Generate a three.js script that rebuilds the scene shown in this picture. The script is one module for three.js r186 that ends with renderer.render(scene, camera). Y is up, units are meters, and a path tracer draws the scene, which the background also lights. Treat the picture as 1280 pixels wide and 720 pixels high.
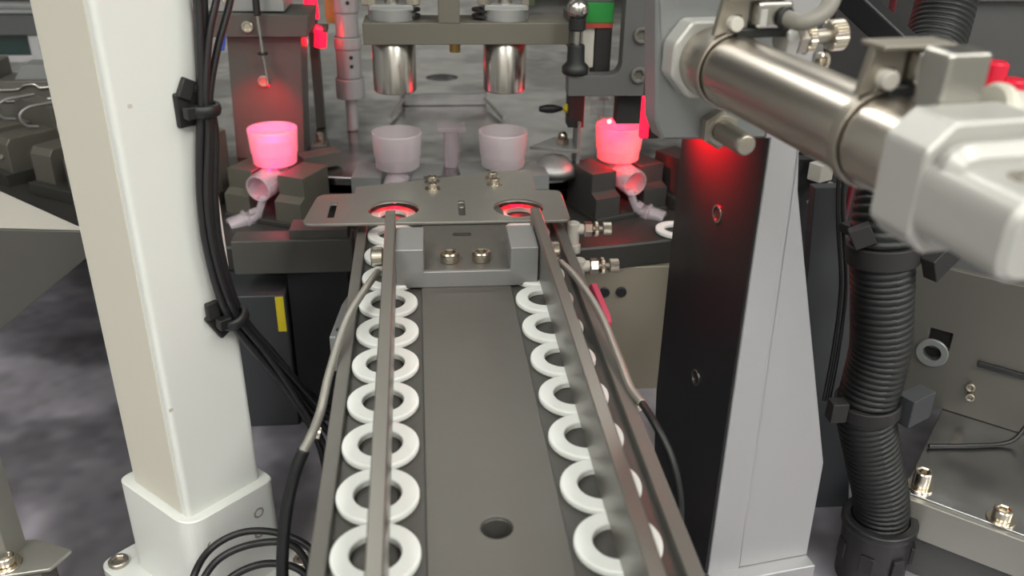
import * as THREE from 'three';
import { RoundedBoxGeometry } from 'three/addons/geometries/RoundedBoxGeometry.js';
import { mergeGeometries } from 'three/addons/utils/BufferGeometryUtils.js';
import { RectAreaLightUniformsLib } from 'three/addons/lights/RectAreaLightUniformsLib.js';

// ---------------------------------------------------------------- camera, light, exposure
const scene = new THREE.Scene();
const F = 1104, H = 720;
const camera = new THREE.PerspectiveCamera(2 * Math.atan(H / 2 / F) * 180 / Math.PI, 1280 / 720, 0.02, 20);
camera.position.set(0, 0.274, 0);
{
  const up = new THREE.Vector3(0.01401386, 0.89688721, 0.44203727);       // world axes seen from the camera
  const xx = new THREE.Vector3(0.99614873, 0.02574397, -0.08381495);
  const zz = new THREE.Vector3(0.08655235, -0.44150944, 0.89307229);
  const m = new THREE.Matrix4().set(xx.x, xx.y, xx.z, 0, up.x, up.y, up.z, 0, zz.x, zz.y, zz.z, 0, 0, 0, 0, 1);
  camera.quaternion.setFromRotationMatrix(m);
}
camera.focus = 0.36;
camera.userData.fStop = camera.getFocalLength() / 2.0;                    // about 2 mm of opening, as in a phone
const renderer = new THREE.WebGLRenderer({ antialias: true });
renderer.toneMapping = THREE.LinearToneMapping;
renderer.toneMappingExposure = 1.0;
renderer.shadowMap.enabled = true;
RectAreaLightUniformsLib.init();
const PANEL_POWER = 5;
const PANELS = [[-0.7, 0.5, 1], [0.9, 0.5, 1.3], [-0.7, 1.5, 3.2], [0.9, 1.5, 4.2], [-0.62, -1.9, 1.2], [0.75, -1.9, 1.2], [2.2, 0.5, 2.4], [-2.0, 0.5, 1]];   // x, z, share of the light
const PANEL_Y = 1.75;

// ---------------------------------------------------------------- helpers (geometry is given in millimetres)
const MM = 0.001, used = new Map(), bases = new WeakMap();
function numbered(n) { const k = used.get(n) || 0; used.set(n, k + 1); return k ? n + '_' + String(k).padStart(3, '0') : n; }
let seed = 7; const rnd = () => (seed = (seed * 16807) % 2147483647) / 2147483647;
const V = (a) => new THREE.Vector3(...a);

function thing(name, label, category, p = [0, 0, 0], o = {}) {
  const g = new THREE.Group(); g.name = numbered(name); scene.add(g);
  g.position.set(p[0] * MM, p[1] * MM, p[2] * MM); g.rotation.y = o.ry || 0;
  g.userData = { label, category }; if (o.group) g.userData.group = o.group;
  bases.set(g, o.local ? [0, 0, 0] : p);
  return g;
}
function prep(geos, base) {
  geos = (Array.isArray(geos) ? geos.flat() : [geos]).map((g) => {
    let q = g.index ? g.toNonIndexed() : g.clone();
    for (const k of Object.keys(q.attributes)) if (k !== 'position' && k !== 'normal') q.deleteAttribute(k);
    q.morphAttributes = {}; q.clearGroups();
    return q;
  });
  const g = geos.length > 1 ? mergeGeometries(geos) : geos[0];
  g.translate(-base[0], -base[1], -base[2]); g.scale(MM, MM, MM);
  const P = g.attributes.position, N = g.attributes.normal, uv = new Float32Array(P.count * 2);
  for (let i = 0; i < P.count; i += 3) {
    const x = Math.abs(N.getX(i)) + Math.abs(N.getX(i + 1)) + Math.abs(N.getX(i + 2)), y = Math.abs(N.getY(i)) + Math.abs(N.getY(i + 1)) + Math.abs(N.getY(i + 2)), z = Math.abs(N.getZ(i)) + Math.abs(N.getZ(i + 1)) + Math.abs(N.getZ(i + 2));
    for (let j = i; j < i + 3; j++) {
      const X = P.getX(j), Y = P.getY(j), Z = P.getZ(j);
      const [a, b] = y >= x && y >= z ? [X, Z] : x >= z ? [Z, Y] : [X, Y];
      uv[j * 2] = a * 10; uv[j * 2 + 1] = b * 10;                                  // one repeat per 10 cm
    }
  }
  g.setAttribute('uv', new THREE.BufferAttribute(uv, 2));
  return g;
}
function part(parent, name, m, geos, label) {
  const base = parent === scene ? [0, 0, 0] : bases.get(parent);
  const mesh = new THREE.Mesh(prep(geos, base), m);
  mesh.name = parent === scene ? numbered(name) : name; mesh.castShadow = mesh.receiveShadow = true;
  parent.add(mesh); bases.set(mesh, base);
  if (label) mesh.userData.label = label;
  return mesh;
}
function single(name, label, category, p, m, geos, o = {}) {                        // a thing that is one mesh
  const mesh = new THREE.Mesh(prep(geos, o.local ? [0, 0, 0] : p), m);
  mesh.name = numbered(name); mesh.position.set(p[0] * MM, p[1] * MM, p[2] * MM); mesh.rotation.y = o.ry || 0;
  mesh.castShadow = mesh.receiveShadow = true; mesh.userData = { label, category };
  if (o.group) mesh.userData.group = o.group;
  scene.add(mesh); bases.set(mesh, o.local ? [0, 0, 0] : p);
  return mesh;
}
function struct(name, m, geos) { const s = part(scene, name, m, geos); s.userData.kind = 'structure'; return s; }
function copy(t, p, label, o = {}) {
  const c = t.clone(); c.name = numbered(t.name.replace(/_\d{3}$/, '')); scene.add(c);
  if (p) c.position.set(p[0] * MM, p[1] * MM, p[2] * MM);
  if (o.ry !== undefined) c.rotation.y = o.ry;
  c.userData = { ...t.userData, label }; if (o.group) c.userData.group = o.group;
  return c;
}
const box = (x0, x1, y0, y1, z0, z1, r = 0.5) => {
  const w = Math.abs(x1 - x0), h = Math.abs(y1 - y0), d = Math.abs(z1 - z0), rr = Math.min(r, w / 2.1, h / 2.1, d / 2.1);
  const g = r > 0 ? new RoundedBoxGeometry(w, h, d, rr > 2 ? 4 : 2, rr) : new THREE.BoxGeometry(w, h, d);
  return g.translate((x0 + x1) / 2, (y0 + y1) / 2, (z0 + z1) / 2);
};
const turned = (g, [x, y, z], ry = 0, rx = 0, rz = 0) => { if (rz) g.rotateZ(rz); if (rx) g.rotateX(rx); if (ry) g.rotateY(ry); return g.translate(x, y, z); };
const cbox = (c, w, h, d, ry = 0, rx = 0, rz = 0, r = 0.5) => turned(box(-w / 2, w / 2, -h / 2, h / 2, -d / 2, d / 2, r), c, ry, rx, rz);
function poly(pts, rad = 0, holes = []) {                                             // shape with rounded corners; rad may be an array
  const s = new THREE.Shape(), n = pts.length;
  for (let i = 0; i < n; i++) {
    const p = new THREE.Vector2(...pts[i]), a = new THREE.Vector2(...pts[(i + n - 1) % n]), b = new THREE.Vector2(...pts[(i + 1) % n]);
    let r = Array.isArray(rad) ? rad[i] : rad; r = Math.min(r, a.distanceTo(p) / 2.05, b.distanceTo(p) / 2.05);
    const s0 = p.clone().add(a.sub(p).normalize().multiplyScalar(r)), s1 = p.clone().add(b.sub(p).normalize().multiplyScalar(r));
    if (i === 0) s.moveTo(s0.x, s0.y); else s.lineTo(s0.x, s0.y);
    if (r > 0.01) s.quadraticCurveTo(p.x, p.y, s1.x, s1.y);
  }
  s.closePath(); for (const h of holes) s.holes.push(h);
  return s;
}
const hole = (x, y, r) => { const p = new THREE.Path(); p.absarc(x, y, r, 0, Math.PI * 2, true); return p; };
const slot = (x0, x1, y0, y1, r) => { const s = poly([[x0, y0], [x0, y1], [x1, y1], [x1, y0]], r); const p = new THREE.Path(); p.curves = s.curves; p.currentPoint = s.currentPoint; return p; };
function extrude(shape, depth, bevel = 0.3, cs = 10) {
  const bv = bevel > 0;
  const g = new THREE.ExtrudeGeometry(shape, { depth: depth - (bv ? 2 * bevel : 0), bevelEnabled: bv, bevelSize: bevel, bevelOffset: -bevel, bevelThickness: bevel, bevelSegments: 1, curveSegments: cs });
  return bv ? g.translate(0, 0, bevel) : g;
}
const extY = (shape, y0, y1, bevel = 0.3, cs = 10) => extrude(shape, y1 - y0, bevel, cs).rotateX(Math.PI / 2).translate(0, y1, 0);     // shape in (x, z)
const extZ = (shape, z0, z1, bevel = 0.3, cs = 10) => extrude(shape, z1 - z0, bevel, cs).translate(0, 0, z0);                         // shape in (x, y)
const extX = (shape, x0, x1, bevel = 0.3, cs = 10) => extrude(shape, x1 - x0, bevel, cs).rotateY(-Math.PI / 2).translate(x1, 0, 0);   // shape in (z, y)
const Y = new THREE.Vector3(0, 1, 0);
function along(g, p, dir) { return g.applyQuaternion(new THREE.Quaternion().setFromUnitVectors(Y, V(dir).normalize())).translate(...p); }
const lathe = (prof, p = [0, 0, 0], dir = [0, 1, 0], seg = 32) => along(new THREE.LatheGeometry(prof.map((q) => new THREE.Vector2(Math.max(q[0], 0.001), q[1])), seg), p, dir);
function rod(p0, p1, r, c = 0.3, seg = 24) {
  const d = V(p1).sub(V(p0)), h = d.length(); c = Math.min(c, r / 3, h / 3);
  return lathe([[0, 0], [r - c, 0], [r - c, 0], [r, c], [r, c], [r, h - c], [r, h - c], [r - c, h], [r - c, h], [0, h]], p0, [d.x, d.y, d.z], seg);
}
const ring = (p, dir, r0, r1, h, c = 0.25, seg = 36) => lathe([[r0, 0], [r1 - c, 0], [r1 - c, 0], [r1, c], [r1, c], [r1, h - c], [r1, h - c], [r1 - c, h], [r1 - c, h], [r0, h], [r0, h], [r0, 0]], p, dir, seg);
function prism(p0, p1, af, sides = 6, c = 0.5, hr = 0) {                               // hexagon nut and the like
  const d = V(p1).sub(V(p0)), h = d.length(), R = af / 2 / Math.cos(Math.PI / sides), s = new THREE.Shape();
  for (let i = 0; i < sides; i++) { const a = (i + 0.5) / sides * 2 * Math.PI; s[i ? 'lineTo' : 'moveTo'](R * Math.cos(a), R * Math.sin(a)); }
  s.closePath(); if (hr) s.holes.push(hole(0, 0, hr));
  return along(extrude(s, h, c).rotateX(-Math.PI / 2), p0, [d.x, d.y, d.z]);
}
function screw(p, dir, r = 4.2, h = 5) {                                               // socket head cap screw, seat at p
  const s = new THREE.Shape(); s.absarc(0, 0, r, 0, Math.PI * 2, false);
  const hx = new THREE.Path(); for (let i = 0; i < 6; i++) hx[i ? 'lineTo' : 'moveTo'](r * 0.58 * Math.cos(-i / 6 * 2 * Math.PI), r * 0.58 * Math.sin(-i / 6 * 2 * Math.PI)); hx.closePath(); s.holes.push(hx);
  const a = extrude(s, h, Math.min(0.5, r * 0.12), 24).rotateX(-Math.PI / 2), b = new THREE.CylinderGeometry(r * 0.7, r * 0.7, h * 0.4, 20).translate(0, h * 0.2, 0);
  return [along(a, p, dir), along(b, p, dir)];
}
const washerRing = (p, dir, r) => ring(p, dir, r * 0.4, r, 0.9, 0.2, 24);
function tube(pts, r, seg = 0, rad = 10) {
  const c = new THREE.CatmullRomCurve3(pts.map(V), false, 'centripetal');
  const n = seg || Math.max(12, pts.length * 8), g = new THREE.TubeGeometry(c, n, r, rad, false);
  const cap = (t, s) => { const q = c.getPoint(t), d = c.getTangent(t).multiplyScalar(s); return along(new THREE.SphereGeometry(r, rad, 4, 0, Math.PI * 2, 0, Math.PI / 2).scale(1, 0.3, 1), [q.x, q.y, q.z], [d.x, d.y, d.z]); };
  return [g, cap(0, -1), cap(1, 1)];
}
function corrugated(pts, r, pitch, amp) {
  const c = new THREE.CatmullRomCurve3(pts.map(V), false, 'centripetal'), L = c.getLength(), n = Math.round(L / pitch * 6), rad = 28;
  const g = new THREE.TubeGeometry(c, n, r, rad, false), P = g.attributes.position;
  for (let i = 0; i <= n; i++) {
    const q = c.getPointAt(i / n), ph = (i % 6) / 6, k = (r - amp * (ph > 0.6 ? 1 : ph < 0.1 ? 0.4 : 0)) / r;
    for (let j = 0; j <= rad; j++) { const a = i * (rad + 1) + j; P.setXYZ(a, q.x + (P.getX(a) - q.x) * k, q.y + (P.getY(a) - q.y) * k, q.z + (P.getZ(a) - q.z) * k); }
  }
  g.computeVertexNormals(); return g;
}
function knurl(p0, p1, r, n = 28) {
  const d = V(p1).sub(V(p0)), s = new THREE.Shape();
  for (let i = 0; i < n * 2; i++) { const a = i / n * Math.PI, q = i % 2 ? r * 0.92 : r; s[i ? 'lineTo' : 'moveTo'](q * Math.cos(a), q * Math.sin(a)); }
  s.closePath(); return along(extrude(s, d.length(), 0.4).rotateX(-Math.PI / 2), p0, [d.x, d.y, d.z]);
}

// ---------------------------------------------------------------- procedural textures and materials
function noiseTex(size, fn) {
  const d = new Uint8Array(size * size * 4);
  for (let y = 0; y < size; y++) for (let x = 0; x < size; x++) { const v = Math.max(0, Math.min(255, fn(x / size, y / size) * 255)), i = (y * size + x) * 4; d[i] = d[i + 1] = d[i + 2] = v; d[i + 3] = 255; }
  const t = new THREE.DataTexture(d, size, size); t.wrapS = t.wrapT = THREE.RepeatWrapping; t.magFilter = THREE.LinearFilter; t.minFilter = THREE.LinearMipmapLinearFilter; t.generateMipmaps = true; t.needsUpdate = true; return t;
}
const lat = []; for (let i = 0; i < 4096; i++) lat.push(rnd());
function vn(x, y, n, m = n) {                                                          // tiling value noise
  const X = x * n, Yy = y * m, i = Math.floor(X), j = Math.floor(Yy), u = X - i, v = Yy - j, s = u * u * (3 - 2 * u), t = v * v * (3 - 2 * v);
  const h = (a, b) => lat[(((a % n + n) % n) * 57 + ((b % m + m) % m) * 131 + n * 17) & 4095];
  return (h(i, j) * (1 - s) + h(i + 1, j) * s) * (1 - t) + (h(i, j + 1) * (1 - s) + h(i + 1, j + 1) * s) * t;
}
const fineTex = noiseTex(512, (x, y) => 0.5 * vn(x, y, 128) + 0.5 * vn(x, y, 256));
const cloudTex = noiseTex(512, (x, y) => 0.62 + 0.3 * (0.5 * vn(x, y, 5) + 0.3 * vn(x, y, 13) + 0.2 * vn(x, y, 37)));
const brushTex = noiseTex(512, (x, y) => 0.3 + 0.5 * (0.6 * vn(x, y, 3, 128) + 0.4 * vn(x, y, 6, 256)));
const waveTex = noiseTex(512, (x, y) => 0.6 * vn(x, y, 4) + 0.28 * vn(x, y, 9) + 0.12 * vn(x, y, 21));
const warp = (x, y, n) => { const a = vn(x, y, n) * 0.35, b = vn(x + 0.37, y + 0.11, n) * 0.35; return 0.55 * vn(x + a, y + b, 5) + 0.3 * vn(x + b, y + a, 11) + 0.15 * vn(x, y, 31); };
function greyMap(size, lo, hi, fn) { const t = noiseTex(size, (x, y) => lo + (hi - lo) * fn(x, y)); t.colorSpace = THREE.SRGBColorSpace; return t; }
const step = (e0, e1, v) => { const t = Math.max(0, Math.min(1, (v - e0) / (e1 - e0))); return t * t * (3 - 2 * t); };
const deckReflectMap = greyMap(512, 0.58, 1, (x, y) => 0.75 * step(0.4, 0.62, warp(x, y, 4)) + 0.25 * vn(x, y, 60));  // streaky reflections of the deck, painted into its colour
const discReflectMap = greyMap(512, 0.62, 1, (x, y) => 0.7 * step(0.38, 0.6, warp(x, y, 3)) + 0.3 * vn(x, y, 40));  // blotchy reflections of the polished disc, painted as light and dark patches
function mat(r, g, b, o = {}) { return new THREE.MeshPhysicalMaterial({ color: new THREE.Color().setRGB(r, g, b), roughness: 0.5, metalness: 0, ...o }); }
const rep = (t, x, y = x) => { const c = t.clone(); c.repeat.set(x, y); c.needsUpdate = true; return c; };
const M = {
  white: mat(0.66, 0.675, 0.645, { roughness: 0.42, bumpMap: fineTex, bumpScale: 0.00002 }),
  cream: mat(0.58, 0.555, 0.475, { roughness: 0.45 }),
  washer: mat(0.83, 0.85, 0.82, { roughness: 0.55 }),
  anodised: mat(0.115, 0.111, 0.098, { roughness: 0.62, metalness: 0.3, roughnessMap: cloudTex }),
  anodisedDark: mat(0.085, 0.082, 0.074, { roughness: 0.6, metalness: 0.3, roughnessMap: cloudTex }),
  rail: mat(0.12, 0.116, 0.103, { roughness: 0.75, metalness: 0.05, roughnessMap: cloudTex }),
  bar: mat(0.26, 0.25, 0.225, { roughness: 0.34, metalness: 0.75 }),
  satin: mat(0.33, 0.335, 0.33, { roughness: 0.6, metalness: 0.6, roughnessMap: cloudTex }),
  plate: mat(0.32, 0.315, 0.285, { roughness: 0.5, metalness: 0.65, roughnessMap: cloudTex }),
  aluminium: mat(0.42, 0.42, 0.43, { roughness: 0.55, metalness: 0.55, roughnessMap: cloudTex }),
  aluGrey: mat(0.24, 0.25, 0.25, { roughness: 0.45, metalness: 0.4, roughnessMap: cloudTex }),
  chrome: mat(0.5, 0.485, 0.45, { roughness: 0.26, metalness: 1 }),
  steelTube: mat(0.52, 0.48, 0.43, { roughness: 0.31, metalness: 1 }),
  nickel: mat(0.68, 0.62, 0.52, { roughness: 0.22, metalness: 1 }),
  nickelDull: mat(0.38, 0.35, 0.3, { roughness: 0.42, metalness: 0.9 }),
  castGrey: mat(0.46, 0.455, 0.43, { roughness: 0.4, metalness: 0.3 }),
  black: mat(0.012, 0.012, 0.013, { roughness: 0.4 }),
  blackMatte: mat(0.014, 0.013, 0.013, { roughness: 0.6 }),
  rubber: mat(0.006, 0.007, 0.007, { roughness: 0.48 }),
  blackPlate: mat(0.02, 0.02, 0.022, { roughness: 0.4, metalness: 0.3 }),
  olive: mat(0.105, 0.1, 0.082, { roughness: 0.45, metalness: 0.3 }),
  jaw: mat(0.045, 0.043, 0.04, { roughness: 0.5, metalness: 0.25 }),  // olive of the left jaws, darkened to hold the shade at right
  ringDark: mat(0.035, 0.034, 0.031, { roughness: 0.5, metalness: 0.2 }),
  barOlive: mat(0.15, 0.14, 0.115, { roughness: 0.5, metalness: 0.4 }),
  mirror: mat(0.62, 0.62, 0.63, { roughness: 0.25, metalness: 1, map: rep(discReflectMap, 0.3), bumpMap: rep(waveTex, 0.5), bumpScale: 0.0018 }),
  deck: mat(0.6, 0.57, 0.64, { roughness: 0.42, metalness: 0.45, map: rep(deckReflectMap, 0.24), bumpMap: rep(waveTex, 0.35), bumpScale: 0.003 }),
  beige: mat(0.3, 0.27, 0.21, { roughness: 0.4, metalness: 0.4, roughnessMap: cloudTex }),
  lGrey: mat(0.1, 0.1, 0.1, { roughness: 0.5, metalness: 0.3 }),
  slate: mat(0.035, 0.038, 0.042, { roughness: 0.5 }),
  greyPaint: mat(0.065, 0.067, 0.067, { roughness: 0.5 }),
  greyTube: mat(0.33, 0.32, 0.285, { roughness: 0.42, metalness: 0.5 }),
  greyCable: mat(0.2, 0.19, 0.165, { roughness: 0.5 }),
  whiteGrey: mat(0.5, 0.48, 0.43, { roughness: 0.45 }),
  cup: mat(0.82, 0.78, 0.8, { roughness: 0.4, transmission: 0.72, thickness: 0, side: THREE.DoubleSide }),
  clear: mat(0.88, 0.82, 0.86, { roughness: 0.25, transmission: 0.78, thickness: 0, side: THREE.DoubleSide }),
  glass: mat(0.95, 0.95, 0.95, { roughness: 0.03, transmission: 1, thickness: 0 }),
  yellow: mat(0.62, 0.5, 0.02, { roughness: 0.5 }),
  green: mat(0.01, 0.2, 0.03, { roughness: 0.5 }),
  redPlastic: mat(0.7, 0.01, 0.04, { roughness: 0.35 }),
  redLabel: mat(0.55, 0.06, 0.12, { roughness: 0.5 }),
  darkRed: mat(0.09, 0.005, 0.012, { roughness: 0.5 }),
  redStripe: mat(0.35, 0.05, 0.03, { roughness: 0.5 }),
  blue: mat(0.03, 0.1, 0.5, { roughness: 0.4 }),
  brass: mat(0.4, 0.25, 0.08, { roughness: 0.4, metalness: 0.6 }),
  screen: mat(0.012, 0.03, 0.027, { roughness: 0.15 }),
  redGlow: mat(0.8, 0.02, 0.06, { emissive: new THREE.Color(1, 0.005, 0.05), emissiveIntensity: 1.1 }),
  redHot: mat(1, 0.4, 0.4, { emissive: new THREE.Color(1, 0.3, 0.3), emissiveIntensity: 3 }),
  panelGlow: mat(0.9, 0.9, 0.9, { emissive: new THREE.Color(1, 0.98, 0.93), emissiveIntensity: 4 }),
  hall: mat(0.42, 0.42, 0.42, { roughness: 0.8 }), hallDark: mat(0.2, 0.2, 0.21, { roughness: 0.8 }), hallPale: mat(0.62, 0.61, 0.58, { roughness: 0.8 }), hallFloor: mat(0.22, 0.24, 0.23, { roughness: 0.5 }),
};
M.cup.color.setRGB(0.86, 0.82, 0.84);

// ---------------------------------------------------------------- the hall and the machine's table
struct('floor', M.hallFloor, box(-3200, 3200, -900, -800, -3400, 2200, 0));
struct('ceiling', M.hall, box(-3200, 3200, 1800, 1900, -3400, 2200, 0));
struct('wall_back', M.hallPale, box(-3200, 3200, -800, 1800, -3400, -3300, 0));
struct('wall_front', M.hallPale, box(-3200, 3200, -800, 1800, 2100, 2200, 0));
struct('wall_left', M.hall, box(-3200, -3100, -800, 1800, -3300, 2100, 0));
struct('wall_right', M.hallPale, box(3100, 3200, -800, 1800, -3300, 2100, 0));
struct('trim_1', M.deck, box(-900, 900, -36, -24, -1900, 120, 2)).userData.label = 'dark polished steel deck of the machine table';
struct('trim_2', M.slate, box(-880, 880, -800, -36, -1880, 100, 2)).userData.label = 'dark cabinet under the machine table';
PANELS.forEach(([x, z, k], i) => {
  const X = x * 1000, Z = z * 1000;
  const t = thing('ceiling_light', 'white rectangular ceiling light panel above the machine', 'light', [X, 1770, Z], { group: 'ceiling light panels' });
  part(t, 'frame', M.white, [box(X - 310, X - 290, 1765, 1799, Z - 410, Z + 410), box(X + 290, X + 310, 1765, 1799, Z - 410, Z + 410), box(X - 310, X + 310, 1765, 1799, Z - 410, Z - 390), box(X - 310, X + 310, 1765, 1799, Z + 390, Z + 410)]);
  part(t, 'diffuser', M.panelGlow, box(X - 290, X + 290, 1772, 1790, Z - 390, Z + 390, 0));
  const l = new THREE.RectAreaLight(0xfdfcf5, PANEL_POWER * k, 0.58, 0.78); l.position.set(x, PANEL_Y, z); l.lookAt(x, 0, z); scene.add(l);
});
function redSpot(p, q, I, angle) { const l = new THREE.SpotLight(0xff0418, I, 0, angle, 0.6, 2); l.position.set(p[0] * MM, p[1] * MM, p[2] * MM); l.target.position.set(q[0] * MM, q[1] * MM, q[2] * MM); l.castShadow = true; l.shadow.radius = 0.1; scene.add(l); scene.add(l.target); return l; }
function redLamp(p, I, dist = 0, hue = 0xff0420) { const l = new THREE.PointLight(hue, I, dist, 2); l.position.set(p[0] * MM, p[1] * MM, p[2] * MM); l.castShadow = true; l.shadow.radius = 0.1; scene.add(l); return l; }

// ---------------------------------------------------------------- conveyor
const SK = 0.0138, skew = (x, z) => x + (z + 331) * SK;                              // the track runs a little askew
function strip(x0, x1, y0, y1, z0, z1, bevel = 0.3) { return extY(poly([[skew(x0, z0), z0], [skew(x1, z0), z0], [skew(x1, z1), z1], [skew(x0, z1), z1]]), y0, y1, bevel); }
{
  const t = thing('conveyor', 'grey anodised twin-lane washer conveyor running up the middle', 'conveyor', [13, 0, -250]);
  part(t, 'track_bed', M.anodisedDark, extY(poly([[skew(-36, -402), -402], [skew(62, -402), -402], [skew(62, -90), -90], [skew(-36, -90), -90]], 0, [hole(14.2, -184.3, 4.4)]), 92, 110, 0.3, 24));
  part(t, 'side_rail', M.rail, strip(-36.4, -32, 104, 113, -402, -90)); part(t, 'side_rail', M.rail, strip(57.8, 62.4, 104, 113, -402, -90));
  const z0 = -332, z1 = -90;
  part(t, 'centre_plate', M.anodised, extY(poly([[skew(-6.6, z0), z0], [skew(30.6, z0), z0], [skew(30.6, z1), z1], [skew(-6.6, z1), z1]], 0, [hole(14.2, -184.3, 4.4)]), 110.02, 111, 0.15, 24));
  part(t, 'bolt', M.anodisedDark, rod([14.2, 93, -184.3], [14.2, 101, -184.3], 4.2));
  part(t, 'pedestal', M.anodisedDark, [box(-20, 46, -24, 92, -240, -180), box(-20, 46, -24, 92, -385, -335)]);
}
// hold-down bars, bridge, cover plate
{
  const t = thing('bridge_block', 'U-shaped grey bridge block across the conveyor with two raised legs', 'bracket', [12, 111, -345]);
  const bl = part(t, 'block', M.satin, [
    box(-17.2, -5.4, 111, 128.4, -356, -331.5, 0.5), box(30.3, 42, 111, 128.4, -356, -331.5, 0.5), box(-6.4, 31.3, 111, 118.2, -357, -331.5, 0.4)]);
  part(t, 'top_plate', M.anodised, [extY(poly([[-6, -332.6], [31.4, -332.6], [32.6, -402], [-6.6, -402]], 0, [slot(7, 16, -372.4, -368.4, 2)]), 117, 118.5, 0.2, 12), box(-5.8, 31.5, 111, 117, -400, -356, 0.2)]);
  part(t, 'slot_floor', M.blackMatte, box(6.5, 16.5, 116.9, 117.2, -373, -368, 0));
  for (const x of [5.4, 18.8]) part(t, 'socket_screw', M.nickel, screw([x, 118.4, -341.5], [0, 1, 0], 4, 4.4));
  part(bl, 'socket_screw', M.nickel, screw([-22.4, 121.5, -341], [-1, 0, 0], 4.1, 5)); part(bl, 'socket_screw', M.nickel, screw([47.2, 121.5, -343], [1, 0, 0], 4.1, 5));
}
{
  const bx = (xn, xf) => (d) => extY(poly([[xn, -90], [xn + d, -90], [xf + d, -366], [xf, -366]]), 113.3, 132.5, 0.35);
  const L = thing('hold_down_bar', 'long steel hold-down bar over the left lane of washers', 'bar', [-18, 113.3, -330], { group: 'hold-down bars' });
  part(L, 'bar', M.bar, bx(-16.5, -21.9)(4.2));
  const R = thing('hold_down_bar', 'long polished steel hold-down bar over the right lane of washers', 'bar', [44, 113.3, -330], { group: 'hold-down bars' });
  part(R, 'bar', M.bar, bx(44.9, 42.1)(4.2));
}
{
  const t = thing('cover_plate', 'flat brushed steel cover plate with two round holes at the conveyor head', 'plate', [0, 116, -420]);
  const pts = [[-61.5, -382], [63, -381], [63.6, -422], [51, -422.6], [52.5, -455.5], [29, -453], [-2, -442], [-40.2, -431.5], [-40.2, -422], [-58, -421.5]];
  const pl = part(t, 'plate', M.plate, extY(poly(pts, [5, 5, 5, 1.5, 4, 1.5, 1, 1, 1, 6], [hole(-20.1, -399, 12.4), hole(39.9, -398.2, 12.4), slot(-51.2, -47, -409.5, -389, 0.8), slot(10.5, 14.5, -409.6, -388.8, 1.9)]), 118.8, 120.2, 0.3, 36));
  for (const [x, z] of [[-1.2, -426], [30.6, -431.5], [-1.4, -436.5], [30.2, -441.5]]) part(pl, 'socket_screw', M.nickel, [...screw([x, 120.3, z], [0, 1, 0], 2.6, 3.4), washerRing([x, 120.1, z], [0, 1, 0], 4)]);
  part(t, 'guide_block', M.anodisedDark, box(9.5, 15.5, 118.55, 118.75, -411, -388, 0));
  part(t, 'guide_pin', M.nickelDull, rod([12.5, 117.5, -404], [12.5, 119.4, -404], 1.9));
  part(t, 'support', M.anodisedDark, [box(-36, 62, 92, 110, -452, -403), box(-6, 31, 110, 118.5, -452, -403), box(-36, -32, 110, 118.5, -425, -403), box(56, 60, 110, 118.5, -425, -403)]);
}
// washers
{
  const w0 = thing('washer', 'white washer', 'washer', [0, 0, 0], { local: true, group: 'white washers in the left lane' });
  const ri = 6.7, ro = 11.75, h = 2.4;
  part(w0, 'washer_ring', M.washer, lathe([[ri, 0.3], [ri, 0.3], [ri + 0.3, 0], [ri + 0.3, 0], [ro - 0.5, 0], [ro - 0.1, 0.3], [ro, 0.8], [ro, h - 0.7], [ro - 0.12, h - 0.25], [ro - 0.5, h], [ro - 0.5, h], [ri + 0.3, h], [ri + 0.3, h], [ri, h - 0.3], [ri, h - 0.3], [ri, 0.3]], [0, 0, 0], [0, 1, 0], 56));
  const ord = ['nearest', 'second', 'third', 'fourth', 'fifth', 'sixth', 'seventh', 'eighth', 'ninth', 'tenth', 'eleventh'];
  let first = true;
  for (const [lane, x0, sk] of [['left', -18.9, 0.014], ['right', 44.2, 0.0165]]) {
    for (let k = lane === 'left' ? 0 : -1; k <= 10; k++) {
      const z = -175.5 - 23.62 * k, x = x0 + (z + 260) * sk + (rnd() - 0.5) * 0.5, n = lane === 'left' ? k : k + 1;
      const where = k === 10 ? `white washer lit red at the back, seen through the ${lane} hole of the cover plate` :
        k === 9 ? `white washer in the ${lane} lane at the front edge of the cover plate` : k === 8 ? `white washer in the ${lane} lane beside the screw head of the bridge block` :
          `white washer in the ${lane} lane under the bar, ${ord[n]} from the bottom edge`;
      const p = [x, 110.05, z];
      if (first) { w0.position.set(...p.map((v) => v * MM)); w0.userData.label = where; first = false; } else copy(w0, p, where, { group: `white washers in the ${lane} lane` });
    }
  }
  copy(w0, [140, 75.4, -470], 'loose white washer lying by the fixture behind the clear connector on the right', { group: 'loose washers' });
}
// red sensor heads under the cover plate, shining onto the washers
for (const [x, z, s] of [[-20.4, -423.5, 'left'], [40.4, -423, 'right']]) {
  const t = thing('light_sensor', `small red light sensor under the back of the ${s} hole in the cover plate`, 'sensor', [x, 113, z], { group: 'light sensors under the cover plate' });
  part(t, 'housing', M.black, rod([x, 115.4, z - 4], [x, 115.4, z - 0.2], 2)); part(t, 'lens', M.redGlow, rod([x, 115.4, z - 0.3], [x, 115.4, z], 1.5));
  redLamp([x, 115.2, z + 1.2], 0.0005);
}
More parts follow.
